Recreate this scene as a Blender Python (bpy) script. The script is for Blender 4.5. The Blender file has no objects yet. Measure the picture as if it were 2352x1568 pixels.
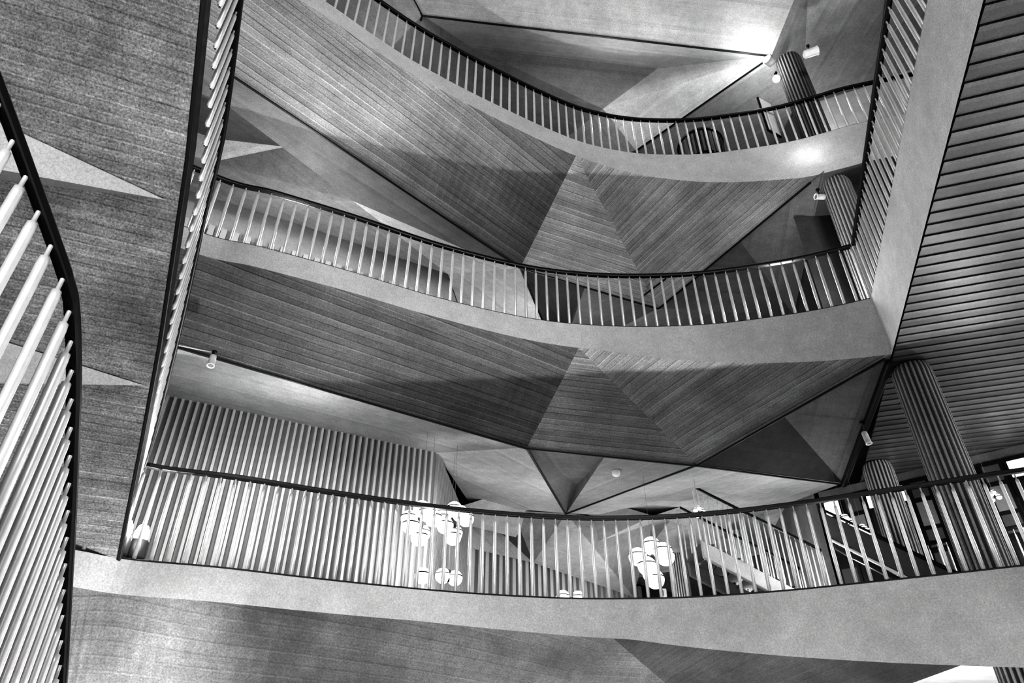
import bpy, bmesh, math, random
from mathutils import Vector, Matrix
random.seed(4)
V=Vector
F=1568.0; TH=math.radians(34.5); CS=math.cos(TH); SN=math.sin(TH)
ZO=5.6   # eye height above the atrium floor: all survey coordinates below are relative to eye level
UP=V((0,0,ZO))
COL=bpy.context.scene.collection

# ---------------------------------------------------------------- survey helpers
def ray(px,py):
    u=px-1176; v=784-py
    return V((u, F*CS-v*SN, F*SN+v*CS))
def atz(px,py,z):
    r=ray(px,py); return r*(z/r.z)
def atplane(px,py,n,k):
    r=ray(px,py); return r*(k/n.dot(r))
def catmull(P,n=8):
    out=[]
    Q=[P[0]*2-P[1]]+P+[P[-1]*2-P[-2]]
    for i in range(1,len(Q)-2):
        a,b,c,d=Q[i-1],Q[i],Q[i+1],Q[i+2]
        for j in range(n):
            t=j/n
            out.append(0.5*((2*b)+(c-a)*t+(2*a-5*b+4*c-d)*t*t+(3*b-a-3*c+d)*t**3))
    out.append(P[-1].copy()); return out
def resample(P,step):
    L=[0]
    for a,b in zip(P,P[1:]): L.append(L[-1]+(b-a).length)
    n=max(1,int(round(L[-1]/step))); out=[]; j=0
    for i in range(n+1):
        s=L[-1]*i/n
        while j<len(P)-2 and L[j+1]<s: j+=1
        t=(s-L[j])/max(1e-9,L[j+1]-L[j]); out.append(P[j].lerp(P[j+1],t))
    return out

# ---------------------------------------------------------------- materials
def newmat(name):
    m=bpy.data.materials.new(name); m.use_nodes=True
    nt=m.node_tree; b=nt.nodes['Principled BSDF']; return m,nt,b
def nd(nt,t,**kw):
    n=nt.nodes.new(t)
    for k,v in kw.items(): setattr(n,k,v)
    return n
def mth(nt,op,a,b=None,c=None):
    n=nd(nt,'ShaderNodeMath',operation=op)
    for i,x in enumerate((a,b,c)):
        if x is None: continue
        if isinstance(x,(int,float)): n.inputs[i].default_value=x
        else: nt.links.new(x,n.inputs[i])
    return n.outputs[0]
def noise(nt,vec,scale,detail=4,rough=.6):
    n=nd(nt,'ShaderNodeTexNoise'); n.inputs['Scale'].default_value=scale
    n.inputs['Detail'].default_value=detail; n.inputs['Roughness'].default_value=rough
    nt.links.new(vec,n.inputs['Vector']); return n.outputs['Fac']
def concrete(name,base,boards=0.0,streak=.5,blotch=.5,grain=.4,line=.6,bump=.25,rough=.8,rnd=.5,wobble=.03,seam=.12,spec=.25,midf=2.0):
    m,nt,b=newmat(name)
    geo=nd(nt,'ShaderNodeNewGeometry').outputs['Position']
    big=noise(nt,geo,.7,4,.55); fine=noise(nt,geo,60,3,.8); mid=noise(nt,geo,5,6,.75)
    val=mth(nt,'MULTIPLY_ADD',mth(nt,'SUBTRACT',big,.5),blotch*2.4,1.0)
    val=mth(nt,'MULTIPLY',val,mth(nt,'MULTIPLY_ADD',mth(nt,'SUBTRACT',fine,.5),grain*2.8,1.0))
    val=mth(nt,'MULTIPLY',val,mth(nt,'MULTIPLY_ADD',mth(nt,'SUBTRACT',mid,.5),blotch*midf,1.0))
    h=mth(nt,'MULTIPLY_ADD',fine,.25,mth(nt,'MULTIPLY',mid,.4))
    if boards>0:
        uv=nd(nt,'ShaderNodeUVMap').outputs[0]
        sx=nd(nt,'ShaderNodeSeparateXYZ'); nt.links.new(uv,sx.inputs[0])
        wob=mth(nt,'MULTIPLY',mth(nt,'SUBTRACT',noise(nt,uv,1.2,3),.5),wobble)
        y=mth(nt,'DIVIDE',mth(nt,'ADD',sx.outputs[1],wob),boards)
        fr=mth(nt,'FRACT',y); fl=mth(nt,'FLOOR',y)
        wn=nd(nt,'ShaderNodeTexWhiteNoise',noise_dimensions='1D'); nt.links.new(fl,wn.inputs['W'])
        brd=mth(nt,'MULTIPLY_ADD',mth(nt,'SUBTRACT',wn.outputs['Value'],.5),rnd,1.0)
        val=mth(nt,'MULTIPLY',val,brd)
        e=mth(nt,'LESS_THAN',fr,seam)
        mp=nd(nt,'ShaderNodeMapping'); mp.inputs['Scale'].default_value=(.2,16,1)
        nt.links.new(uv,mp.inputs[0])
        st=noise(nt,mp.outputs[0],1.6,8,.8)
        mp2=nd(nt,'ShaderNodeMapping'); mp2.inputs['Scale'].default_value=(.28,3,1)
        nt.links.new(uv,mp2.inputs[0])
        brk=noise(nt,mp2.outputs[0],2.2,4,.7)
        e=mth(nt,'MULTIPLY',e,mth(nt,'MINIMUM',mth(nt,'MAXIMUM',mth(nt,'MULTIPLY_ADD',brk,5.0,-1.9),0.0),1.0))
        # grout ridge beside the seam, its lit edge painted pale in the colour
        e2=mth(nt,'MULTIPLY',mth(nt,'GREATER_THAN',fr,1-seam*1.1),mth(nt,'MINIMUM',mth(nt,'MAXIMUM',mth(nt,'MULTIPLY_ADD',brk,-5.0,3.0),0.0),1.0))
        val=mth(nt,'MULTIPLY',val,mth(nt,'SUBTRACT',1.0,mth(nt,'MULTIPLY',e,line)))
        val=mth(nt,'MULTIPLY',val,mth(nt,'MULTIPLY_ADD',e2,line*1.1,1.0))
        val=mth(nt,'MULTIPLY',val,mth(nt,'MULTIPLY_ADD',mth(nt,'SUBTRACT',st,.5),streak*3.4,1.0))
        h=mth(nt,'SUBTRACT',mth(nt,'MULTIPLY_ADD',st,.8,h),mth(nt,'MULTIPLY',e,line*1.2))
        h=mth(nt,'MULTIPLY_ADD',wn.outputs['Value'],.3,h)
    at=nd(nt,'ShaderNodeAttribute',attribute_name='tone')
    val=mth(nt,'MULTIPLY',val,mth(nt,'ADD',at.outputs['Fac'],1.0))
    val=mth(nt,'MAXIMUM',mth(nt,'MULTIPLY',val,base),.006)
    val=mth(nt,'MINIMUM',val,.92)
    cb=nd(nt,'ShaderNodeCombineColor')
    for i in range(3): nt.links.new(val,cb.inputs[i])
    nt.links.new(cb.outputs[0],b.inputs['Base Color'])
    b.inputs['Roughness'].default_value=rough; b.inputs['Specular IOR Level'].default_value=spec
    bp=nd(nt,'ShaderNodeBump'); bp.inputs['Strength'].default_value=bump; bp.inputs['Distance'].default_value=.03
    nt.links.new(h,bp.inputs['Height']); nt.links.new(bp.outputs[0],b.inputs['Normal'])
    return m
def plain(name,c,rough=.5,metal=0,emit=0,var=.15):
    m,nt,b=newmat(name)
    geo=nd(nt,'ShaderNodeNewGeometry').outputs['Position']
    n=noise(nt,geo,14,3)
    v=mth(nt,'MULTIPLY',mth(nt,'MULTIPLY_ADD',mth(nt,'SUBTRACT',n,.5),var*2,1.0),c)
    cb=nd(nt,'ShaderNodeCombineColor')
    for i in range(3): nt.links.new(v,cb.inputs[i])
    nt.links.new(cb.outputs[0],b.inputs['Base Color'])
    b.inputs['Roughness'].default_value=rough; b.inputs['Metallic'].default_value=metal
    if emit:
        b.inputs['Emission Color'].default_value=(1,1,1,1); b.inputs['Emission Strength'].default_value=emit
    return m
M_FASCIA=concrete('fascia_concrete',.55,0,blotch=.26,grain=.42,bump=.13)
M_SOFFIT=concrete('board_marked_soffit_concrete',.19,.095,streak=.4,blotch=.62,grain=.7,line=.46,bump=.5,rnd=.3,seam=.14,wobble=.004,midf=.9)
M_SOFLOW=concrete('lower_soffit_concrete',.18,.12,streak=.28,blotch=.9,grain=.7,line=.2,bump=.3,rnd=.12,seam=.12,wobble=.004,midf=1.0)
M_SMOOTH=concrete('smooth_soffit_concrete',.34,.6,streak=.16,blotch=.36,grain=.5,line=.1,bump=.08,rnd=.08,wobble=.01)
M_STAIR=concrete('stair_concrete',.33,.09,streak=.55,blotch=1.0,grain=1.05,line=.34,bump=1.2,rnd=.14,wobble=.05,seam=.14,midf=1.3)
M_FLOOR=concrete('floor_screed',.22,0,blotch=.2,grain=.2,bump=.05)
M_WALL=concrete('wall_concrete',.20,0,blotch=.4,grain=.35,bump=.1)
M_WALLP=concrete('pale_wall_plaster',.44,0,blotch=.3,grain=.35,bump=.05)
M_RIB=concrete('ribbed_panel_paint',.5,0,blotch=.12,grain=.2,bump=.02,rough=.5)
M_PLANK=concrete('ceiling_plank',.11,0,blotch=.4,grain=.5,bump=.04,rough=.4,spec=.45)
M_RAIL=plain('black_handrail',.006,.45)
M_BAL=plain('light_steel',.76,.35,.3)
M_COLM=concrete('column_concrete',.42,0,blotch=.3,grain=.5,bump=.1)
M_COLSHADE=concrete('shaded_column_concrete',.17,0,blotch=.3,grain=.4,bump=.1)  # darker copy of the column concrete, paints columns as less lit
M_DARK=plain('dark_metal',.012,.5)
M_GLOW=plain('lit_glass',.9,.3,emit=.9)
M_LENS=plain('lamp_lens',.9,.3,emit=14)
M_GLOWW=plain('lit_window',.9,.3,emit=1.2)
M_WHITE=plain('white_enamel',.8,.4)
M_GLASS=plain('pale_glass',.3,.12)
M_GREY=plain('grey_glazing',.14,.12)
M_DGLASS=plain('dark_glazing',.04,.08)

# ---------------------------------------------------------------- builders
def finish(ob,parent=None,label=None,cat=None,kind=None,group=None):
    COL.objects.link(ob)
    if parent is not None: ob.parent=parent
    if label: ob['label']=label
    if cat: ob['category']=cat
    if kind: ob['kind']=kind
    if group: ob['group']=group
    return ob
def empty(name,loc=(0,0,0),**kw):
    e=bpy.data.objects.new(name,None); e.empty_display_size=.1; e.location=V(loc); return finish(e,**kw)
def normal(pts):
    nrm=V((0,0,0))
    for a,b in zip(pts,pts[1:]+pts[:1]): nrm+=a.cross(b)
    if nrm.length<1e-9: nrm=V((0,0,1))
    return nrm.normalized()
def polymesh(name,polys,mat,**kw):
    """polys: (points, board direction or None[, fixed frame normal[, tone]])."""
    vs=[];fs=[];uvs=[];tones=[]
    for P in polys:
        pts,bd=P[0],P[1]; nrm=P[2] if len(P)>2 and P[2] is not None else normal(pts)
        tones.append(P[3] if len(P)>3 else 0.0)
        i0=len(vs); vs+= [tuple(p+UP) for p in pts]; fs.append(tuple(range(i0,i0+len(pts))))
        a=(bd if bd is not None else V((1,0,0))).copy(); a-=nrm*a.dot(nrm)
        if a.length<1e-4: a=nrm.orthogonal()
        a.normalize(); b=nrm.cross(a)
        if b.z<0 or (abs(b.z)<1e-3 and b.y<0): b=-b
        uvs+=[(p.dot(a),p.dot(b)) for p in pts]
    me=bpy.data.meshes.new(name); me.from_pydata(vs,[],fs)
    ul=me.uv_layers.new(name='UVMap')
    for i,uvv in enumerate(uvs): ul.data[i].uv=uvv
    at=me.attributes.new('tone','FLOAT','FACE')
    for i,t in enumerate(tones): at.data[i].value=t
    me.materials.append(mat); me.update()
    return finish(bpy.data.objects.new(name,me),**kw)
def sweep(name,pts,w,h,mat,**kw):
    vs=[];fs=[]
    n=len(pts)
    for i,p in enumerate(pts):
        t=(pts[min(n-1,i+1)]-pts[max(0,i-1)]); t2=V((t.x,t.y,0)).normalized()
        s=V((t2.y,-t2.x,0))
        for a,b in ((-1,-1),(1,-1),(1,1),(-1,1)):
            vs.append(tuple(p+UP+s*a*w/2+V((0,0,b*h/2))))
        if i:
            o=4*(i-1)
            for k in range(4):
                fs.append((o+k,o+(k+1)%4,o+4+(k+1)%4,o+4+k))
    fs.append((3,2,1,0)); o=4*(n-1); fs.append((o,o+1,o+2,o+3))
    me=bpy.data.meshes.new(name); me.from_pydata(vs,[],fs); me.materials.append(mat); me.update()
    ob=bpy.data.objects.new(name,me); finish(ob,**kw)
    bv=ob.modifiers.new('bevel','BEVEL'); bv.width=min(w,h)*.22; bv.segments=2; bv.limit_method='ANGLE'; bv.angle_limit=math.radians(50)
    return ob
def lathe(name,prof,mat,seg=16,loc=(0,0,0),rot=None,smooth=True,**kw):
    vs=[];fs=[]
    for r,z in prof:
        for k in range(seg):
            a=2*math.pi*k/seg; vs.append((r*math.cos(a),r*math.sin(a),z))
    for i in range(len(prof)-1):
        for k in range(seg):
            fs.append((i*seg+k,i*seg+(k+1)%seg,(i+1)*seg+(k+1)%seg,(i+1)*seg+k))
    fs.append(tuple(range(seg))[::-1]); fs.append(tuple((len(prof)-1)*seg+k for k in range(seg)))
    me=bpy.data.meshes.new(name); me.from_pydata(vs,[],fs); me.materials.append(mat)
    if smooth:
        for p in me.polygons: p.use_smooth=len(p.vertices)==4
    me.update()
    ob=bpy.data.objects.new(name,me); ob.location=V(loc)
    if rot: ob.rotation_euler=rot
    return finish(ob,**kw)
def box(name,c,size,mat,rotz=0,bev=.01,**kw):
    bm=bmesh.new(); bmesh.ops.create_cube(bm,size=1)
    bmesh.ops.scale(bm,vec=V(size),verts=bm.verts)
    if bev: bmesh.ops.bevel(bm,geom=list(bm.edges),offset=bev,segments=2,affect='EDGES')
    me=bpy.data.meshes.new(name); bm.to_mesh(me); bm.free(); me.materials.append(mat)
    ob=bpy.data.objects.new(name,me); ob.location=V(c); ob.rotation_euler=(0,0,rotz)
    return finish(ob,**kw)

def baluster_mesh(r,tp=.9):
    prof=[(r*.45,0),(r*.45,.02),(r,.035),(r*1.0,.5),(r*tp,.89),(r*tp*.9,.93),(r*.42,.935),(r*.42,1.0)]
    seg=10; vs=[];fs=[]
    for rr,z in prof:
        for k in range(seg):
            a=2*math.pi*k/seg; vs.append((rr*math.cos(a),rr*math.sin(a),z))
    for i in range(len(prof)-1):
        for k in range(seg): fs.append((i*seg+k,i*seg+(k+1)%seg,(i+1)*seg+(k+1)%seg,(i+1)*seg+k))
    me=bpy.data.meshes.new('baluster'); me.from_pydata(vs,[],fs); me.materials.append(M_BAL)
    for p in me.polygons: p.use_smooth=True
    me.update(); return me
BAL=baluster_mesh(.021)
def railing(label,base,top=None,step=.165,hw=.075,hh=.05,group='balcony railings',basestrip=True,H=1.0,bal=BAL):
    if top is None: top=[p+V((0,0,H)) for p in base]
    o=empty('railing',base[0]+UP,label=label,cat='railing',group=group)
    inv=Matrix.Translation(-(base[0]+UP))
    def par(x): x.parent=o; x.matrix_parent_inverse=inv
    par(sweep('handrail',[p+V((0,0,hh/2)) for p in top],hw,hh,M_RAIL))
    if basestrip: par(sweep('bottom_rail',[p+V((0,0,.012)) for p in base],.05,.024,M_DARK))
    B=resample(base,step); n=len(B)-1
    L=[0]
    for a,b in zip(base,base[1:]): L.append(L[-1]+(b-a).length)
    T=[]; j=0
    for i in range(n+1):
        s=L[-1]*i/n
        while j<len(base)-2 and L[j+1]<s: j+=1
        t=(s-L[j])/max(1e-9,L[j+1]-L[j]); T.append(top[j].lerp(top[j+1],t))
    for b,t in zip(B,T):
        x=bpy.data.objects.new('baluster',bal); x.location=b+UP
        d=t-b; x.scale=(1,1,d.length)
        if V((d.x,d.y,0)).length>.004:
            x.rotation_mode='QUATERNION'; x.rotation_quaternion=V((0,0,1)).rotation_difference(d.normalized())
        COL.objects.link(x); par(x)
    return o

# ---------------------------------------------------------------- balcony edges
def drop(X):
    T=[(-9,.33),(-1,.34),(0,.38),(1.4,.45),(2.8,.65),(4,.82),(5.1,.95),(12,.95)]
    for (a,b),(c,d) in zip(T,T[1:]):
        if X<=c: return b+(d-b)*max(0,(X-a))/(c-a)
    return .95
Z1,Z2,Z3=2.1,6.0,9.9
e1=[V((-7.5,4.6,Z1)),V((-6,5.55,Z1))]+[atz(x,y,Z1) for x,y in [(0,1237),(175,1263),(300,1286),(500,1304),(700,1327),(900,1348),(1100,1365),(1300,1375),(1450,1376),(1600,1372),(1800,1358),(2000,1338),(2200,1317),(2352,1300),(2500,1285)]]
e1+= [e1[-1]+(e1[-1]-e1[-2])*2.0]
e2=[V((-7.2,3.9,Z2)),V((-5.6,5.1,Z2))]+[atz(x,y,Z2) for x,y in [(450,530),(600,567),(800,622),(1000,682),(1200,728),(1350,746),(1500,750),(1650,743),(1800,724),(1900,707),(2000,685)]]
e3=[V((-6.0,2.9,Z3)),V((-4.4,4.2,Z3))]+[atz(x,y,Z3) for x,y in [(740,-2),(850,75),(940,134),(1040,190),(1150,245),(1260,296),(1350,330),(1450,350),(1550,355),(1650,350),(1800,328),(1900,303),(1985,280)]]
e3+= [e3[-1]+V((1.3,-.35,0)),e3[-1]+V((3.0,-.9,0))]
C1,C2,C3=[catmull(e,6) for e in (e1,e2,e3)]
K2=C2[-1].copy()
side2=[K2, atz(2130,0,Z2), V((2.9,.7,Z2)), V((2.3,-1.2,Z2))]
side2d=[]
for a,b in zip(side2,side2[1:]):
    for i in range(6): side2d.append(a.lerp(b,i/6))
side2d.append(side2[-1])
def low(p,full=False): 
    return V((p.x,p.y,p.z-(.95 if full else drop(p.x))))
def fascia(C,parent,full=False):
    polys=[]
    for a,b in zip(C,C[1:]):
        polys.append(([a,b,low(b,full),low(a,full)],V((1,0,0))))
    return polymesh('fascia',polys,M_FASCIA,parent=parent,label='smooth pale concrete edge beam')
def ramp(x,x0,v0,x1,v1):
    return v0 if x<=x0 else (v1 if x>=x1 else v0+(v1-v0)*(x-x0)/(x1-x0))

def soffit(dz,C,B,Cc,L,L0,K,Apx,parent=None,left_shade=None,tri=-.22,fan=.28,back=0.0,kind_=2):
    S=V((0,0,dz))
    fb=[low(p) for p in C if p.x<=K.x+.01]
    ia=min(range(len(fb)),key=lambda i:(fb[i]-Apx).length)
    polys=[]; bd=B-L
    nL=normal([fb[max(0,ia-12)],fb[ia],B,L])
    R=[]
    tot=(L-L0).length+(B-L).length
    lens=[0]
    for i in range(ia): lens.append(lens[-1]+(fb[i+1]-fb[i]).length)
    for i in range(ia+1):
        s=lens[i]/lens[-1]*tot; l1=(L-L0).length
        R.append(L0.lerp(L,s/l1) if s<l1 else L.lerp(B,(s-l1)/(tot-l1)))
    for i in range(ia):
        lt=left_shade(fb[i].x)  # shade along the left facet, painted into the soffit colour
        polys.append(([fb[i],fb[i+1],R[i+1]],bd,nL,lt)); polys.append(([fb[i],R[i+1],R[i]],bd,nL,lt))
    polys.append(([fb[ia],Cc,B],Cc-B,None,tri))  # tri and fan tones paint light and shade per facet
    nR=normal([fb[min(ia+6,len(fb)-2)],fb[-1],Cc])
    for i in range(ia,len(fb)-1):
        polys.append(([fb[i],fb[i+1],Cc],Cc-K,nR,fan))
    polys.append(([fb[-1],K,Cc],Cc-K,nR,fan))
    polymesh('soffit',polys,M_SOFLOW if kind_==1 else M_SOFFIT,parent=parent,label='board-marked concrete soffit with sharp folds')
    R_=V((6.15,11.95,5.02))+S; D=V((1.15,14.0,5.2))+S
    Q=atz(1800,955,5.3)+S; Mm2=B.lerp(Cc,.45)
    W1=V((-1.28,10.5,4.95))+S; W00=V((-9,6.45,4.9))+S; Vv=V((-.9,14.3,5.5))+S; Sx=V((5.2,15,5.4))+S
    D2=D.lerp(Mm2,.35)+V((0,0,.25))
    dk=-.3 if kind_==3 else 0
    p2=[([W1,B,D,Vv],D-W1,None,.5+back),([B,Mm2,D2],D-B,None,-.5+back+dk),([B,D2,D],D-B,None,-.5+back+dk),([Mm2,Cc,D],Cc-D,None,-.15+back+dk),([Mm2,D,D2],Cc-D,None,-.25+back+dk)]  # facet tones paint shaded recesses and lit folds into the concrete
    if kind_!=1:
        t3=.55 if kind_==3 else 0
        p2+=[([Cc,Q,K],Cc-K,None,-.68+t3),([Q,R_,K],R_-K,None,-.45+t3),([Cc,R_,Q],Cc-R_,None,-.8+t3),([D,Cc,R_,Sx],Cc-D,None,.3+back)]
    if kind_==3:
        a=atz(508,232,8.5); b=atz(812,462,8.5); bx=atz(1080,578,8.5); P=atz(655,337,9.05); q0=atz(492,318,8.95); q=atz(486,372,8.8); r=atz(474,450,8.75)
        lf=V((-2.6,-1.3,0))
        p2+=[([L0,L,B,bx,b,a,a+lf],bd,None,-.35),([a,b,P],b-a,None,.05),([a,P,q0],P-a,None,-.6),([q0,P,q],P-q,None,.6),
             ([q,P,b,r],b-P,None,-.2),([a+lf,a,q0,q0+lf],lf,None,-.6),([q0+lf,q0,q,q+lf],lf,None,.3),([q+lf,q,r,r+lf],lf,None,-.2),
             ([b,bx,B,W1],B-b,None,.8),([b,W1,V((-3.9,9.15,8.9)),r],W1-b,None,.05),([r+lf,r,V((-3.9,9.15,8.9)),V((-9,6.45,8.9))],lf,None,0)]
    else:
        p2+=[([L0,L,B,W1,W00],bd,None,-.05+back)]
    if kind_==2:
        w0=atz(1045,1250,4.5); f=atz(1225,1292,4.6); e=atz(1455,1370,4.4); m_=atz(1500,1200,5.4); g_=atz(1178,1172,5.4)
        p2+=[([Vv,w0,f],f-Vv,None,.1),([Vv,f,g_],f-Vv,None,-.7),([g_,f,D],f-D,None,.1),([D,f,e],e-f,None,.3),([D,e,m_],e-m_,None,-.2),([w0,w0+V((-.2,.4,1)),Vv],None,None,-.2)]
    nx,ny=5,3
    g={}
    for i in range(nx+1):
        for j in range(ny+1):
            g[i,j]=V((-4+i*2.3+(j%2)*.9,13.6+j*2.4,(5.0 if (i+j)%2 else 5.75)))+S
    for i in range(nx):
        for j in range(ny):
            a,b,c,d=g[i,j],g[i+1,j],g[i+1,j+1],g[i,j+1]
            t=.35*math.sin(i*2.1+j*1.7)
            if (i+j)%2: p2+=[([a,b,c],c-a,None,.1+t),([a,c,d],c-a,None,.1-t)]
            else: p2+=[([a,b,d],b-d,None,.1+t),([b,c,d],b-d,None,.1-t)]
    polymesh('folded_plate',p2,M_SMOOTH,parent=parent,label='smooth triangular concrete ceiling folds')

b2=empty('balcony',label='curved concrete balcony with deep folded soffit, middle storey',cat='balcony')
b1=empty('balcony',label='curved concrete balcony in front of ribbed wall, lowest storey',cat='balcony')
b3=empty('balcony',label='sweeping concrete balcony under the folded roof, top storey',cat='balcony')
fascia(C2,b2); 
polymesh('side_fascia',[([a,b,low(b,1),low(a,1)],V((1,0,0))) for a,b in zip(side2d,side2d[1:])],M_FASCIA,parent=b2)
fascia(C1,b1); fascia(C3,b3)
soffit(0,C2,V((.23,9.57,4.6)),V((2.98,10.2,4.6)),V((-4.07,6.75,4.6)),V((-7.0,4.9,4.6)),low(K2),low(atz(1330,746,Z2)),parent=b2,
   left_shade=lambda x:ramp(x,-2,-.2,.8,-.45),tri=.1,fan=.4,kind_=2)
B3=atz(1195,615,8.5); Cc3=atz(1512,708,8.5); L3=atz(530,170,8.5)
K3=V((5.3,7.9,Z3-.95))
soffit(3.9,C3,B3,Cc3,L3,V((-6.4,3.4,8.5)),K3,low(atz(1320,318,Z3)),parent=b3,left_shade=lambda x:ramp(x,-2,.85,.9,-.2),tri=1.1,fan=.75,kind_=3)
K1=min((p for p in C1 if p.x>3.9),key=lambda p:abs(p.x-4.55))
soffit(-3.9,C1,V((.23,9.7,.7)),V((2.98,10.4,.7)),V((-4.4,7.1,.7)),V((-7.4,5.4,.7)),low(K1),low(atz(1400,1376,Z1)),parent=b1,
   left_shade=lambda x: ramp(x,-3.6,.1,-2.4,-.45),tri=-.5,fan=-.75,kind_=1)
def slab(C,extra,z,parent):
    pts=[V((p.x,p.y,z)) for p in C]+[V((x,y,z)) for x,y in extra]
    polymesh('floor_slab',[(pts,None)],M_FLOOR,parent=parent)
slab(C1,[(11.7,6.2),(11.7,20.9),(-11.9,20.9),(-11.9,4.6)],Z1-.01,b1)
slab(C2,[(3.73,3.32),(2.3,-1.2),(11.7,-2),(11.7,20.9),(-11.9,20.9),(-11.9,3.9)],Z2-.01,b2)
slab(C3,[(11.7,6.2),(11.7,20.9),(-11.9,20.9),(-11.9,2.9)],Z3-.01,b3)
polymesh('side_soffit',[([low(p) for p in C3 if p.x>5.2]+[V((11.7,6.3,8.95)),V((11.7,12,8.95)),V((6.15,11.95,8.95))],V((1,0,0)),None,-.3)],M_SMOOTH,parent=b3)
polymesh('side_soffit',[([V((p.x,p.y+.02,1.55)) for p in C1 if p.x>4.0]+[V((11.7,6.3,1.55)),V((11.7,12,1.55)),V((3.0,11.5,1.55))],V((1,0,0)),None,.8)],M_SMOOTH,parent=b1)

def inset(C,d=.04):
    out=[]
    for i,p in enumerate(C):
        t=C[min(len(C)-1,i+1)]-C[max(0,i-1)]; t.z=0; t.normalize()
        out.append(p+V((-t.y,t.x,0))*d)
    return out
railing('pale steel balusters with black handrail on lowest balcony',inset([p for p in C1 if -5.2<p.x<7.3]),step=.157)
railing('pale steel balusters with black handrail on middle balcony',inset([p for p in C2 if p.x>-4.9]),step=.168)
railing('pale steel balusters with black handrail on top balcony',inset([p for p in C3 if p.x>-4.0]),step=.168)
railing('pale steel balusters with black handrail along side gallery',[p+V((.05,0,0)) for p in side2d],step=.168)

# ---------------------------------------------------------------- plank ceiling of the side gallery
ed=V((K2.x-2.3,K2.y+1.2,0)).normalized(); pd=V((ed.y,-ed.x,0))
start=V((2.3,-1.2,0)); polys=[]
s=-.2; pw=.178; smax=(V((6.15,11.95,0))-start).dot(ed); k=0
while s<smax:
    a=start+ed*s+pd*.03; b=start+ed*(s+pw)+pd*.03
    z0,z1=5.06,5.074
    wl=min(8.6,(11.75-a.x)/pd.x)
    b2_=start+ed*(s+pw-.012)+pd*.03
    A=V((a.x,a.y,z0));Bq=V((b2_.x,b2_.y,z1)); A2=A+pd*wl; B2=Bq+pd*wl
    mA=A.lerp(Bq,.3)-V((0,0,.001)); tn=.2*math.sin(k*2.4)
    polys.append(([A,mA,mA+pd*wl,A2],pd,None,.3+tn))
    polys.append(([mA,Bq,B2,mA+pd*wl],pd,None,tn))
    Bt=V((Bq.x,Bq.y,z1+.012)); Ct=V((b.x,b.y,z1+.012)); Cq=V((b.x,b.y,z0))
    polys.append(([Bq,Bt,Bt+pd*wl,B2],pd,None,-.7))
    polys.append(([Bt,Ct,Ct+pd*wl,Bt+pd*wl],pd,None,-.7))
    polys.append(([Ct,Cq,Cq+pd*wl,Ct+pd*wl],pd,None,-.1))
    s+=pw; k+=1
polymesh('ceiling',polys,M_PLANK,kind='structure',label='dark lapped plank ceiling under side gallery',cat='ceiling')

# ---------------------------------------------------------------- roof
G=atz(970,35,12.6);E=atz(1772,128,12.6);I=atz(1510,157,13.3);J=atz(1085,110,13.3)
H=atz(1460,345,12.5);H2=atz(1385,250,12.9)
T1=V((-4,4.5,13.3));T2=atz(930,-40,13.0);T3=atz(1860,-90,13.3)
N1=V((-3.5,9,12.6)); N2=V((-1,13,13.2)); N3=V((6,13,13.4))
polymesh('ceiling',[([G,E,T3,T2],E-G,None,.3),([G,E,I,J],I-J,None,.25),([I,E,H2],E-H2,None,.45),([H2,E,H],E-H,None,.65),([J,I,H2,N2],I-J,None,-.3),  # plate tones paint lit and shaded roof facets
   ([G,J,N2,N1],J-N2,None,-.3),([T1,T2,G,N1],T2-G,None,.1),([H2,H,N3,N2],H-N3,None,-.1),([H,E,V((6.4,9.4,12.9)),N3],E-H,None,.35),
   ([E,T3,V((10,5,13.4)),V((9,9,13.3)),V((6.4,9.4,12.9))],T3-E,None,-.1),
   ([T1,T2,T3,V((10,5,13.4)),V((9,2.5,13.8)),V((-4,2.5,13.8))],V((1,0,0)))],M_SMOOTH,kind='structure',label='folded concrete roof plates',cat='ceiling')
def thinline(pts): return [p+V((0,0,-.02)) for p in pts]
for k,pts in enumerate([[G,E],[E,H],[T2,G],[G,atz(938,130,12.95)]]):
    sweep('trim_%d'%(k+1),thinline(pts),.035,.025,M_DARK,kind='structure',label='dark joint strip between roof plates')
K2l=low(K2)
for k,(a,b) in enumerate([(V((-7,4.9,4.59)),V((-4.07,6.75,4.59))),(V((-4.07,6.75,4.59)),V((.23,9.57,4.59))),(V((.23,9.57,4.59)),V((1.15,14,5.17))),
        (V((2.98,10.2,4.59)),V((2.98,10.2,4.59)).lerp(K2l,.97)),(V((.23,9.57,4.59)),V((2.98,10.2,4.59))),(V((2.98,10.2,4.59)),V((6.15,11.95,5.0))),(L3,B3),(Cc3,Cc3.lerp(K3,.93)),(B3,Cc3),
        (V((2.98,10.2,4.6)),V((1.15,14,5.2))),(V((2.98,10.2,8.5)),V((1.15,14,9.08))),(B3,V((1.15,14,9.08)))]):
    sweep('trim_%d'%(k+5),[a+V((0,0,-.012)),b+V((0,0,-.012))],.03,.025,M_DARK,kind='structure',label='dark joint line along a soffit fold')
sweep('trim_20',[V((5.12,7.78,5.02)),V((6.15,11.95,4.98))],.09,.1,M_DARK,kind='structure',label='dark steel edge strip beside plank ceiling')

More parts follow.
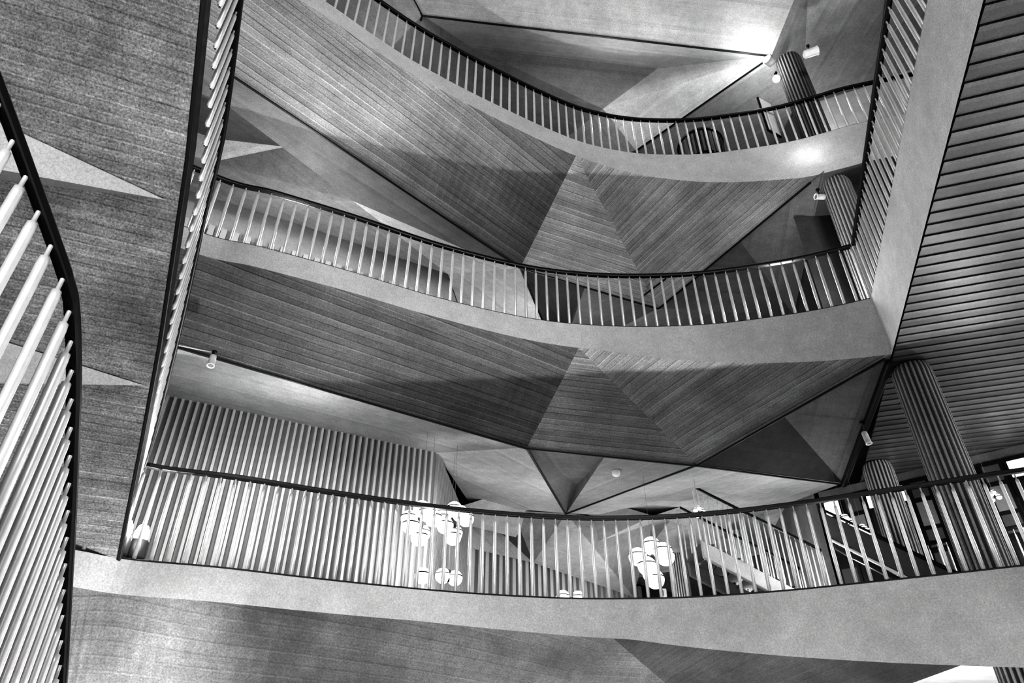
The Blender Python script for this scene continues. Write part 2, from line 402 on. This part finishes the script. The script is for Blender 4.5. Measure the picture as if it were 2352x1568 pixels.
# ---------------------------------------------------------------- walls
def vwall(name,pts,z0,z1,mat,tone=0,**kw):
    polys=[]
    for a,b in zip(pts,pts[1:]):
        polys.append(([V((a[0],a[1],z0)),V((b[0],b[1],z0)),V((b[0],b[1],z1)),V((a[0],a[1],z1))],V((1,0,0)),None,tone))
    return polymesh(name,polys,mat,kind='structure',**kw)
def ribwall(name,pts,z0,z1,pitch=.102,dep=.05,**kw):
    polys=[]
    for a,b in zip(pts,pts[1:]):
        a=V((a[0],a[1],0));b=V((b[0],b[1],0)); t=(b-a).normalized(); n=V((t.y,-t.x,0)); L=(b-a).length
        prof=[];s=0;k=0
        while s<L-pitch*.9:
            w=pitch*.6
            prof+=[(s,0,-.55),(s+pitch-w,0,-.3),(s+pitch-w+.012,dep,0),(s+pitch-.012,dep,-.5)]; s+=pitch; k+=1  # recesses and rib sides toned dark, painting shade in the gaps
        prof.append((L,0,0))
        P=[(a+t*x+n*y,tn) for x,y,tn in prof]
        for (p,tn),(q,_) in zip(P,P[1:]):
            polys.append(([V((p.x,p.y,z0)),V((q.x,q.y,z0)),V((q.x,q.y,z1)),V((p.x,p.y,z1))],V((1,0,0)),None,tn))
    return polymesh(name,polys,M_RIB,kind='structure',**kw)
FLR=-ZO
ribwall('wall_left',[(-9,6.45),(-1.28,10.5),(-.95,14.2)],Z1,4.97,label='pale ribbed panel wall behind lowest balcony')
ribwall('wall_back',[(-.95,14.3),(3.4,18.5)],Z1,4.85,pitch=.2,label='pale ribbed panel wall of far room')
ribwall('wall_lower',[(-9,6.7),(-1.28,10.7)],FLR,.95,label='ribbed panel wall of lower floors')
vwall('wall_far',[(-12,21),(12,21)],FLR,13.5,M_WALL)
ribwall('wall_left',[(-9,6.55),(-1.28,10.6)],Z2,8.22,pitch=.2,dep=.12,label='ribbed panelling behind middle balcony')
vwall('wall_left',[(-9,6.7),(-1.28,10.75),(-.9,14.3),(-.5,20.8)],Z2,9.4,M_WALLP)
vwall('wall_left',[(-9,6.45),(-3.2,9.6),(-1,12),(0,16)],Z3,12.9,M_WALL,.5)
vwall('wall_right',[(5.15,9.0),(9.5,8.7)],Z2,8.96,M_WALL,-.45)
vwall('wall_right',[(6.3,9.7),(9.5,8.6)],Z3,13.4,M_WALLP)
vwall('wall_side',[(11.8,-3),(11.8,21)],FLR,5.2,M_WALL)
vwall('wall_near',[(-12,-6),(-12,21)],FLR,14,M_WALL)
a=V((5.9,12.5,0)); b=V((11.2,8.3,0)); t=(b-a).normalized(); Lw=(b-a).length
vwall('wall_gallery',[(a.x,a.y),(b.x,b.y)],Z1,2.5,M_WALL)
vwall('wall_gallery',[(a.x,a.y),(b.x,b.y)],4.9,5.06,M_WALL)
vwall('wall_gallery',[(a.x,a.y+.2),(5.9,20.9)],Z1,5.4,M_WALL)
n=18; rotw=math.atan2(t.y,t.x)
for i in range(n):
    s0=Lw*i/n; c=a+t*(s0+Lw/n/2); c.z=3.7+ZO
    w=box('window_%d'%(i+1),c,(Lw/n-.01,.06,2.4),M_DARK,rotz=rotw,bev=.008,kind='structure',label='tall dark-framed glazing with bright upper light')
    box('upper_pane',(0,0,.98),(Lw/n-.12,.08,.28),M_GLOWW if i%3!=1 else M_GREY,bev=.004,parent=w)
    box('middle_pane',(0,0,.55),(Lw/n-.12,.08,.42),(M_GREY,M_GLASS,M_DGLASS)[i%3],bev=.004,parent=w)
    box('transom_pane',(0,0,.12),(Lw/n-.12,.08,.3),(M_DGLASS,M_GREY,M_GLASS)[i%3],bev=.004,parent=w)
    box('lower_pane',(0,0,-.6),(Lw/n-.12,.08,.95),(M_GREY,M_DGLASS,M_GLASS,M_DGLASS)[i%4],bev=.004,parent=w)
polymesh('floor',[([V((-12,-8,FLR)),V((12,-8,FLR)),V((12,21,FLR)),V((-12,21,FLR))],None)],M_FLOOR,kind='structure')

# ---------------------------------------------------------------- fluted columns
def column(x,y,z0,z1,r=.25,label='fluted round concrete column',mat=None):
    prf=[1,1.012,1.012,1,.9,.87,.9]
    nf=24; m=7; seg=nf*m; vs=[];fs=[]
    prof=[(1.06,z0),(1.06,z0+.06),(1.0,z0+.1),(1.0,(z0+z1)/2),(.97,z1-.12),(.93,z1-.05),(.86,z1)]
    for sc_,z in prof:
        for k in range(seg):
            f=prf[k%m]
            if z<z0+.07: f=.98
            a=2*math.pi*k/seg; vs.append((r*sc_*f*math.cos(a),r*sc_*f*math.sin(a),z-z0))
    for i in range(len(prof)-1):
        for k in range(seg): fs.append((i*seg+k,i*seg+(k+1)%seg,(i+1)*seg+(k+1)%seg,(i+1)*seg+k))
    fs.append(tuple(range(seg))[::-1]); fs.append(tuple((len(prof)-1)*seg+k for k in range(seg)))
    me=bpy.data.meshes.new('fluted_column'); me.from_pydata(vs,[],fs); me.materials.append(mat or M_COLM)
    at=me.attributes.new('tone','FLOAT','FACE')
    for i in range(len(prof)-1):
        for k in range(seg): at.data[i*seg+k].value=(0,.1,0,-.4,-.6,-.6,-.4)[k%m]  # groove shade and paler crests painted into the flute colour
    me.update()
    ob=bpy.data.objects.new('fluted_column',me); ob.location=(x,y,z0+ZO)
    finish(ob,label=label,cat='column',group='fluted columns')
column(5.52,8.02,Z1,5.05,r=.26,label='fluted concrete column rising from lowest balcony to plank ceiling')
column(5.60,8.2,Z2,8.95,r=.24,label='fluted concrete column behind middle railing')
column(5.60,8.2,Z3,12.55,r=.25,label='fluted concrete column lit at its top under the roof',mat=M_COLSHADE)
column(6.45,11.2,Z1,5.05,label='fluted concrete column beside the high windows')
column(5.72,8.4,FLR,1.54,r=.27,label='fluted concrete column below lowest balcony',mat=M_COLSHADE)
column(8.6,8.6,Z1,5.05,label='fluted concrete column near high windows')
column(4.9,14.6,Z1,5.0,r=.22,label='distant fluted concrete column')
column(3.9,16.2,Z1,5.0,r=.22,label='distant fluted concrete column')

# ---------------------------------------------------------------- overhead stair
d=V((.38,-.925,0)); pl=V((-.925,-.38,0)); E0=V((-3.97,6.9,2.1))
nS=V((-.6*d.x,-.6*d.y,1)); kS=nS.dot(E0)
edge=[atplane(x,y,nS,kS) for x,y in [(266,1290),(318,1030),(362,790),(396,560),(424,370),(446,150),(462,-20),(480,-300),(500,-600)]]
st=empty('staircase',(0,0,0),label='concrete stair flight with board-marked underside rising overhead',cat='staircase')
Wd=4.2
polymesh('stair_soffit',[([a_,b_,b_+pl*Wd,a_+pl*Wd],pl,nS.normalized()) for a_,b_ in zip(edge,edge[1:])],M_STAIR,parent=st)
def on(px,py,off=0):
    p=atplane(px,py,nS,kS); return p-nS.normalized()*off
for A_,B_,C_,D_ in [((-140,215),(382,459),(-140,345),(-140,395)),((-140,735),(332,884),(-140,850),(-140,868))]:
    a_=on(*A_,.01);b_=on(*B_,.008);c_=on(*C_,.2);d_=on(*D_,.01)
    polymesh('soffit_fold',[([a_,b_,c_],(b_-a_),None,-.15),([c_,b_,d_],(b_-a_),None,-.7)],M_FASCIA,parent=st)  # lower face toned dark: the wedge's shadow painted in
out=V((.92,.39,0))
ob=sweep('stringer',[p+V((0,0,.09))+out*.02 for p in edge],.04,.2,M_DARK); ob.parent=st
tr=[]
L=(edge[-1]-edge[0]); hl=V((L.x,L.y,0)).length; nst=int(hl/.29)
for i in range(nst):
    a_=edge[0].lerp(edge[-1],i/nst); b_=edge[0].lerp(edge[-1],(i+1)/nst)
    zt=b_.z+.18; zr=a_.z+.18
    q=[V((a_.x,a_.y,zt)),V((b_.x,b_.y,zt)),V((b_.x,b_.y,zt))+pl*Wd,V((a_.x,a_.y,zt))+pl*Wd]
    tr+=[(q,pl),([V((a_.x,a_.y,zr)),V((a_.x,a_.y,zt)),V((a_.x,a_.y,zt))+pl*Wd,V((a_.x,a_.y,zr))+pl*Wd],pl)]
polymesh('tread',tr,M_FLOOR,parent=st)
rt=[atplane(x,y,nS,kS+1.0) for x,y in [(315,1100),(342,1020),(402,780),(468,480),(508,300),(546,0),(575,-250)]]
rt=resample(catmull(rt,5),.25)
rb=[V((p.x,p.y,kS-nS.x*p.x-nS.y*p.y+.2)) for p in rt]
railing('dark-railed balustrade of overhead stair with close pale bars',rb,rt,step=.15,hw=.08,hh=.06,group='stair railings',basestrip=False)

# ---------------------------------------------------------------- nearby lower stair with railing
def sc(px,py,t): return ray(px,py)*t
P=[sc(-75,60,.00200),sc(-8,225,.00207),sc(68,430,.00214),sc(140,630,.00221),sc(158,700,.00224),sc(165,850,.00233),sc(162,1010,.00241),sc(155,1200,.00249),sc(144,1400,.00257),sc(134,1600,.00265),sc(122,1800,.00273)]
P=resample(catmull(P,6),.12)
PB=[p-V((0,0,1.12)) for p in P]
NB=baluster_mesh(.026,1.0)
railing('near stair railing with heavy black handrail and pale bars',PB,P,step=.172,hw=.07,hh=.065,group='stair railings',bal=NB)
st2=empty('staircase',(0,0,0),label='lower concrete stair flight carrying the near railing',cat='staircase')
polys=[];
for a_,b_ in zip(PB,PB[1:]):
    o=V((-1,-.15,0))*1.6; h=V((0,0,-.28))
    A1,B1=a_+V((.03,0,0)),b_+V((.03,0,0))
    polys+=[([A1,B1,B1+o,A1+o],o),([A1+h,B1+h,B1+o+h,A1+o+h],o),([A1,B1,B1+h,A1+h],o)]
polymesh('flight',polys,M_STAIR,parent=st2)
for q in (PB[3],PB[len(PB)//2],PB[-1]):
    hgt=q.z-.28-FLR
    box('support_pier',(q.x-.8,q.y-.1,hgt/2),(.3,.3,hgt),M_STAIR,parent=st2)

# ---------------------------------------------------------------- distant stair in the room beyond
fs0=V((3.35,12.0,3.9)); fs1=V((5.45,12.0,2.7))
fs=empty('staircase',(0,0,0),label='distant straight stair with pale stringer',cat='staircase')
x=sweep('stringer',[fs0-V((0,0,.1)),fs1-V((0,0,.1))],.12,.3,M_WALLP); x.parent=fs
x=sweep('stringer',[fs0+V((0,1.1,-.1)),fs1+V((0,1.1,-.1))],.12,.3,M_WALL); x.parent=fs
tp=[]
for i in range(10):
    p=fs0.lerp(fs1,(i+.5)/10); tp.append(([p+V((-.15,0,.05)),p+V((.15,0,.05)),p+V((.15,1.1,.05)),p+V((-.15,1.1,.05))],None))
polymesh('tread',tp,M_FLOOR,parent=fs)
box('landing',(5.5,12.5,(2.1+2.65)/2+ZO),(.5,1.2,.55),M_WALL,parent=fs)
FB=baluster_mesh(.014)
railing('railing of distant stair with dark rail',[fs0.lerp(fs1,i/8)+V((0,0,.06)) for i in range(9)],step=.095,group='stair railings',basestrip=False,bal=FB,hw=.05,hh=.05)
railing('far-side railing of distant stair with dark rail',[fs0.lerp(fs1,i/8)+V((0,1.1,.06)) for i in range(9)],step=.13,group='stair railings',basestrip=False,bal=FB,hw=.05,hh=.05)
railing('railing of distant gallery with dark rail',[V((5.7,13.6,Z1+.02)),V((3.4,15.6,Z1+.02)),V((1.2,15.8,Z1+.02))],step=.16,group='balcony railings',basestrip=False,bal=FB)
railing('railing beside glazed gallery wall',[V((6.5,10.6,Z1+.32)),V((7.6,9.7,Z1+.32)),V((8.9,8.9,Z1+.32))],step=.13,group='balcony railings',bal=FB)
box('gallery_kerb',(7.65,9.72,Z1+.15+ZO),(3.0,.2,.3),M_WALLP,rotz=math.atan2(-1.7,2.4),bev=.01,label='low pale kerb under gallery railing',cat='kerb')

# escalator
es=empty('escalator',(0,0,0),label='escalator with pale balustrades and dark handrails',cat='escalator')
ea=V((5.0,10.6,3.75)); eb=V((6.2,9.45,2.35))
for k in (0,1):
    o=V((.6,.6,0))*k
    x=sweep('balustrade',[ea+o,eb+o],.05,.4,M_GREY); x.parent=es
    x=sweep('handrail',[ea+o+V((0,0,.25)),eb+o+V((0,0,.25))],.06,.05,M_RAIL); x.parent=es
    x=sweep('skirt',[ea+o-V((0,0,.24)),eb+o-V((0,0,.24))],.08,.05,M_WHITE); x.parent=es
x=sweep('step_band',[ea+V((.3,.3,-.34)),eb+V((.3,.3,-.34))],.75,.1,M_DARK); x.parent=es

# ---------------------------------------------------------------- lamps
def globe_lamp(c,offs,r,ztop,label):
    o=empty('pendant_lamp',c+UP,label=label,cat='lamp',group='globe cluster pendants')
    lathe('stem',[(.002,0),(.002,max(.1,ztop-c.z))],M_GLASS,seg=6,parent=o)
    lathe('hub',[(r*.15,-r*.8),(r*.4,-r*.5),(r*.4,r*.5),(r*.15,r*.8)],M_DARK,seg=12,parent=o)
    for (x,y,z) in offs:
        prof=[(r*math.sin(math.pi*i/14)+.001,-r*math.cos(math.pi*i/14)) for i in range(15)]
        lathe('globe',prof,M_GLOW,seg=20,loc=(x,y,z),parent=o)
        prof=[(r*.95,-.008),(r*1.01,-.008),(r*1.01,.008),(r*.95,.008)]
        lathe('collar_ring',prof,M_DARK,seg=20,loc=(x,y,z+r*.25),parent=o)
def cluster(r,n,two=True):
    o=[]
    for k in range(n):
        a=2*math.pi*k/n+.3
        o.append((r*1.45*math.cos(a),r*1.45*math.sin(a),(-.75 if k%2 else .65)*r))
    o.append((0,0,r*1.6)); 
    if two: o.append((0,0,-r*1.7))
    return o
globe_lamp(sc(1500,1290,.00690),cluster(.16,5),.145,4.9,'cluster pendant of glowing white globes hanging alone')
globe_lamp(sc(966,1200,.0061),cluster(.125,5),.12,4.75,'glowing white globe cluster beside ribbed wall')
globe_lamp(sc(1042,1200,.0064),cluster(.125,5),.12,4.75,'glowing white globe cluster beside ribbed wall')
globe_lamp(sc(976,1322,.0059),[(-.03,0,0)],.11,4.7,'single glowing white globe pendant')
globe_lamp(sc(1030,1322,.0063),[(-.08,0,0),(.09,.05,-.02)],.11,4.7,'pair of glowing white globes on a pendant')
globe_lamp(sc(1312,1372,.0085),[(-.16,0,0),(.14,.05,.0)],.14,5.2,'pair of glowing white globes in far room')
globe_lamp(sc(1606,1176,.0074),cluster(.045,4,False),.04,4.9,'small distant globe cluster')
globe_lamp(sc(1945,1205,.0070),cluster(.07,4,False),.065,4.9,'distant globe cluster near escalator')
globe_lamp(sc(1985,1225,.0068),cluster(.06,3,False),.055,4.9,'distant globe cluster near escalator')
globe_lamp(sc(2285,1140,.0063),cluster(.04,4,False),.035,5.0,'globe cluster in front of high windows')

def spot_fixture(p,aim,label,lit=False,r=.055,l=.2,drop_=.25):
    o=empty('spotlight',p+UP,label=label,cat='spotlight',group='small spotlights')
    q=V((0,0,1)).rotation_difference((aim).normalized()).to_euler()
    lathe('lamp_head',[(r*.6,-l*.5),(r*.95,-l*.42),(r,-l*.1),(r,l*.42),(r*1.12,l*.45),(r*1.12,l*.5),(r*.9,l*.5),(r*.85,l*.4)],M_WHITE,seg=18,rot=q,parent=o)
    lathe('lens',[(.001,l*.41),(r*.84,l*.42),(r*.84,l*.43),(.001,l*.44)],M_LENS if lit else M_GLASS,seg=18,rot=q,parent=o)
    lathe('bracket',[(.01,0),(.01,drop_),(.03,drop_),(.03,drop_+.03)],M_DARK,seg=10,parent=o)
    return o
sp_p=atz(487,828,4.35)
so=spot_fixture(sp_p,V((.1,-.2,-1)),'small white spotlight hanging on thin arm from soffit ridge',drop_=.1,r=.04,l=.17)
x=sweep('arm',[sp_p+V((0,0,.11)),atz(392,789,4.42)],.012,.012,M_WHITE); x.parent=so; x.matrix_parent_inverse=Matrix.Translation(-(sp_p+UP))
spot_fixture(sc(1884,452,.0070),V((-1,-.2,-.15)),'small white spotlight mounted beside column',drop_=.15,r=.045,l=.18)
spot_fixture(sc(1862,121,.0081),V((1,-.3,.15)),'white cylindrical spotlight beside lit column top',r=.08,l=.26,drop_=.2)
spot_fixture(atz(1990,1005,4.75),V((.05,-.1,-1)),'small white spotlight below plank ceiling',l=.22,r=.045)
spot_fixture(sc(1786,180,.0081),V((-.5,-.3,-.6)),'lit spotlight fixed to column',lit=True,r=.07,l=.14,drop_=.15)
spot_fixture(sc(1768,140,.0084),V((-.8,-.5,.1)),'lit spotlight under the roof beside column',lit=True,r=.09,l=.16,drop_=.1)
o=empty('smoke_detector',atz(1415,1086,4.66)+UP,label='small white round smoke detector on concrete fold',cat='smoke detector')
lathe('housing',[(.001,-.06),(.04,-.055),(.065,-.03),(.07,.0),(.07,.03),(.05,.06)],M_WHITE,seg=20,parent=o)
for px,py,tt in ((285,1220,.0047),(324,1232,.0049)):
    p=sc(px,py,tt)
    o=empty('floodlight',p+UP,label='lit floodlight with dark housing at stair foot',cat='floodlight',group='stair floodlights')
    lathe('bulb',[(.001,.14),(.05,.12),(.075,.06),(.08,0),(.06,-.04),(.04,-.05)][::-1],M_LENS,seg=16,parent=o)
    lathe('housing',[(.09,-.26),(.1,-.24),(.1,-.06),(.085,-.04)],M_DARK,seg=16,parent=o)
c=V((3.75,9.0,Z3)); o=empty('tub_chair',c+UP,label='dark round slatted tub chair behind top railing',cat='chair')
lathe('seat',[(.3,.38),(.36,.4),(.36,.46),(.3,.48)],M_DARK,seg=24,parent=o)
lathe('base',[(.28,0),(.28,.04),(.08,.06),(.08,.38)],M_DARK,seg=24,parent=o)
for k in range(20):
    a=math.pi*(-.15)+math.pi*1.3*k/19
    box('back_slat',(.42*math.cos(a),.42*math.sin(a)*-1,.68),(.045,.02,.62),M_DARK,rotz=-a+math.pi/2,bev=.004,parent=o)
sw=[V((.43*math.cos(math.pi*(-.15)+math.pi*1.3*k/24),-.43*math.sin(math.pi*(-.15)+math.pi*1.3*k/24),1.0-ZO)) for k in range(25)]
sweep('top_rail',sw,.05,.05,M_DARK,parent=o)
p=sc(1764,262,.0083); p.z=Z3+.6
o=box('notice_board',p+UP+V((0,0,.35)),(.36,.04,1.0),M_DARK,rotz=.5,bev=.01,label='narrow pale notice board in dark frame',cat='notice board')
box('board_panel',(0,-.012,0),(.31,.03,.94),M_WHITE,bev=.004,parent=o)
box('stand',(0,0,-.72),(.05,.04,.46),M_DARK,bev=.004,parent=o)
p=sc(1523,1362,.0074)
o=box('exit_sign',p+UP,(.12,.03,.15),M_WHITE,bev=.005,label='small white emergency exit sign',cat='sign')
box('pictogram',(-.01,-.014,.0),(.03,.008,.09),M_DARK,bev=.002,parent=o)

# ---------------------------------------------------------------- lights
def light(kind,loc,energy,size=.1,target=None,spot=None,blend=.6):
    l=bpy.data.lights.new('light',kind); l.energy=energy
    if kind=='AREA': l.size=size
    else: l.shadow_soft_size=size
    if kind=='SPOT': l.spot_size=math.radians(spot); l.spot_blend=blend
    ob=bpy.data.objects.new('light_source',l); ob.location=V(loc)+UP; COL.objects.link(ob)  # many have no fixture: unseen fills added to brighten surfaces
    if target is not None:
        dd=V(target)-V(loc); ob.rotation_euler=dd.to_track_quat('-Z','Y').to_euler()
    return ob
light('AREA',(2,-6,7),580,4,target=(0,8,6))  # unseen fill behind the camera, added to brighten the fascias
light('AREA',(-1,-3,-1),120,2.0,target=(-2,7,5))  # second unseen fill added low behind the camera
light('POINT',(1.6,8.25,-5.2),1800,.15)
light('POINT',(4.85,8.0,12.15),19,.03)
light('POINT',(6.3,8.9,11.6),20,.1)
light('POINT',(2.0,8.5,11.2),38,.15)
light('POINT',(-2.2,7.6,11.2),20,.15)  # added to lighten the dark space behind the top railing
light('POINT',(5.08,7.68,9.46),2.6,.02)  # no fixture here; added for a bright spot on the fascia
light('POINT',(-3.15,6.7,.78),30,.05)
light('POINT',(6.3,8.3,.7),60,.1)
light('POINT',(-1.15,9.5,3.0),36,.08)
light('POINT',(-3.9,7.2,2.6),22,.08)
light('POINT',(-2.9,8.0,3.8),24,.08)  # unseen light added to brighten the upper ribs
light('POINT',(.9,12.0,3.2),40,.2)
light('POINT',(2.6,15.2,3.4),50,.3)
light('POINT',(4.6,13.4,3.4),30,.3)
light('POINT',(4.4,10.9,3.3),16,.1)
light('POINT',(8.5,7.0,3.0),85,.1)  # out of view, added to brighten the lower column shafts
light('POINT',(7.6,9.2,3.0),60,.1)
light('POINT',(5.2,10.9,2.9),24,.1)
light('POINT',(9.0,5.0,4.0),62,.3)
light('POINT',(8.8,8.3,4.2),28,.3)
light('POINT',(-3.4,7.6,6.9),75,.2)
light('POINT',(.6,11.8,6.9),65,.25)
light('POINT',(4.4,8.5,6.6),34,.15)
w=bpy.data.worlds.new('world'); bpy.context.scene.world=w; w.use_nodes=True
w.node_tree.nodes['Background'].inputs[0].default_value=(1,1,1,1); w.node_tree.nodes['Background'].inputs[1].default_value=.035
vs=bpy.context.scene.view_settings
vs.view_transform='Standard'
for lk in ('Very High Contrast','Standard - Very High Contrast','High Contrast'):
    try: vs.look=lk; break
    except Exception: pass
vs.exposure=.45
# ---------------------------------------------------------------- camera
cam=bpy.data.cameras.new('camera'); cam.sensor_width=36; cam.lens=24; cam.clip_end=200
co=bpy.data.objects.new('camera',cam); COL.objects.link(co)
co.location=(0,0,ZO); co.rotation_euler=(math.radians(90)+TH,0,0)
bpy.context.scene.camera=co
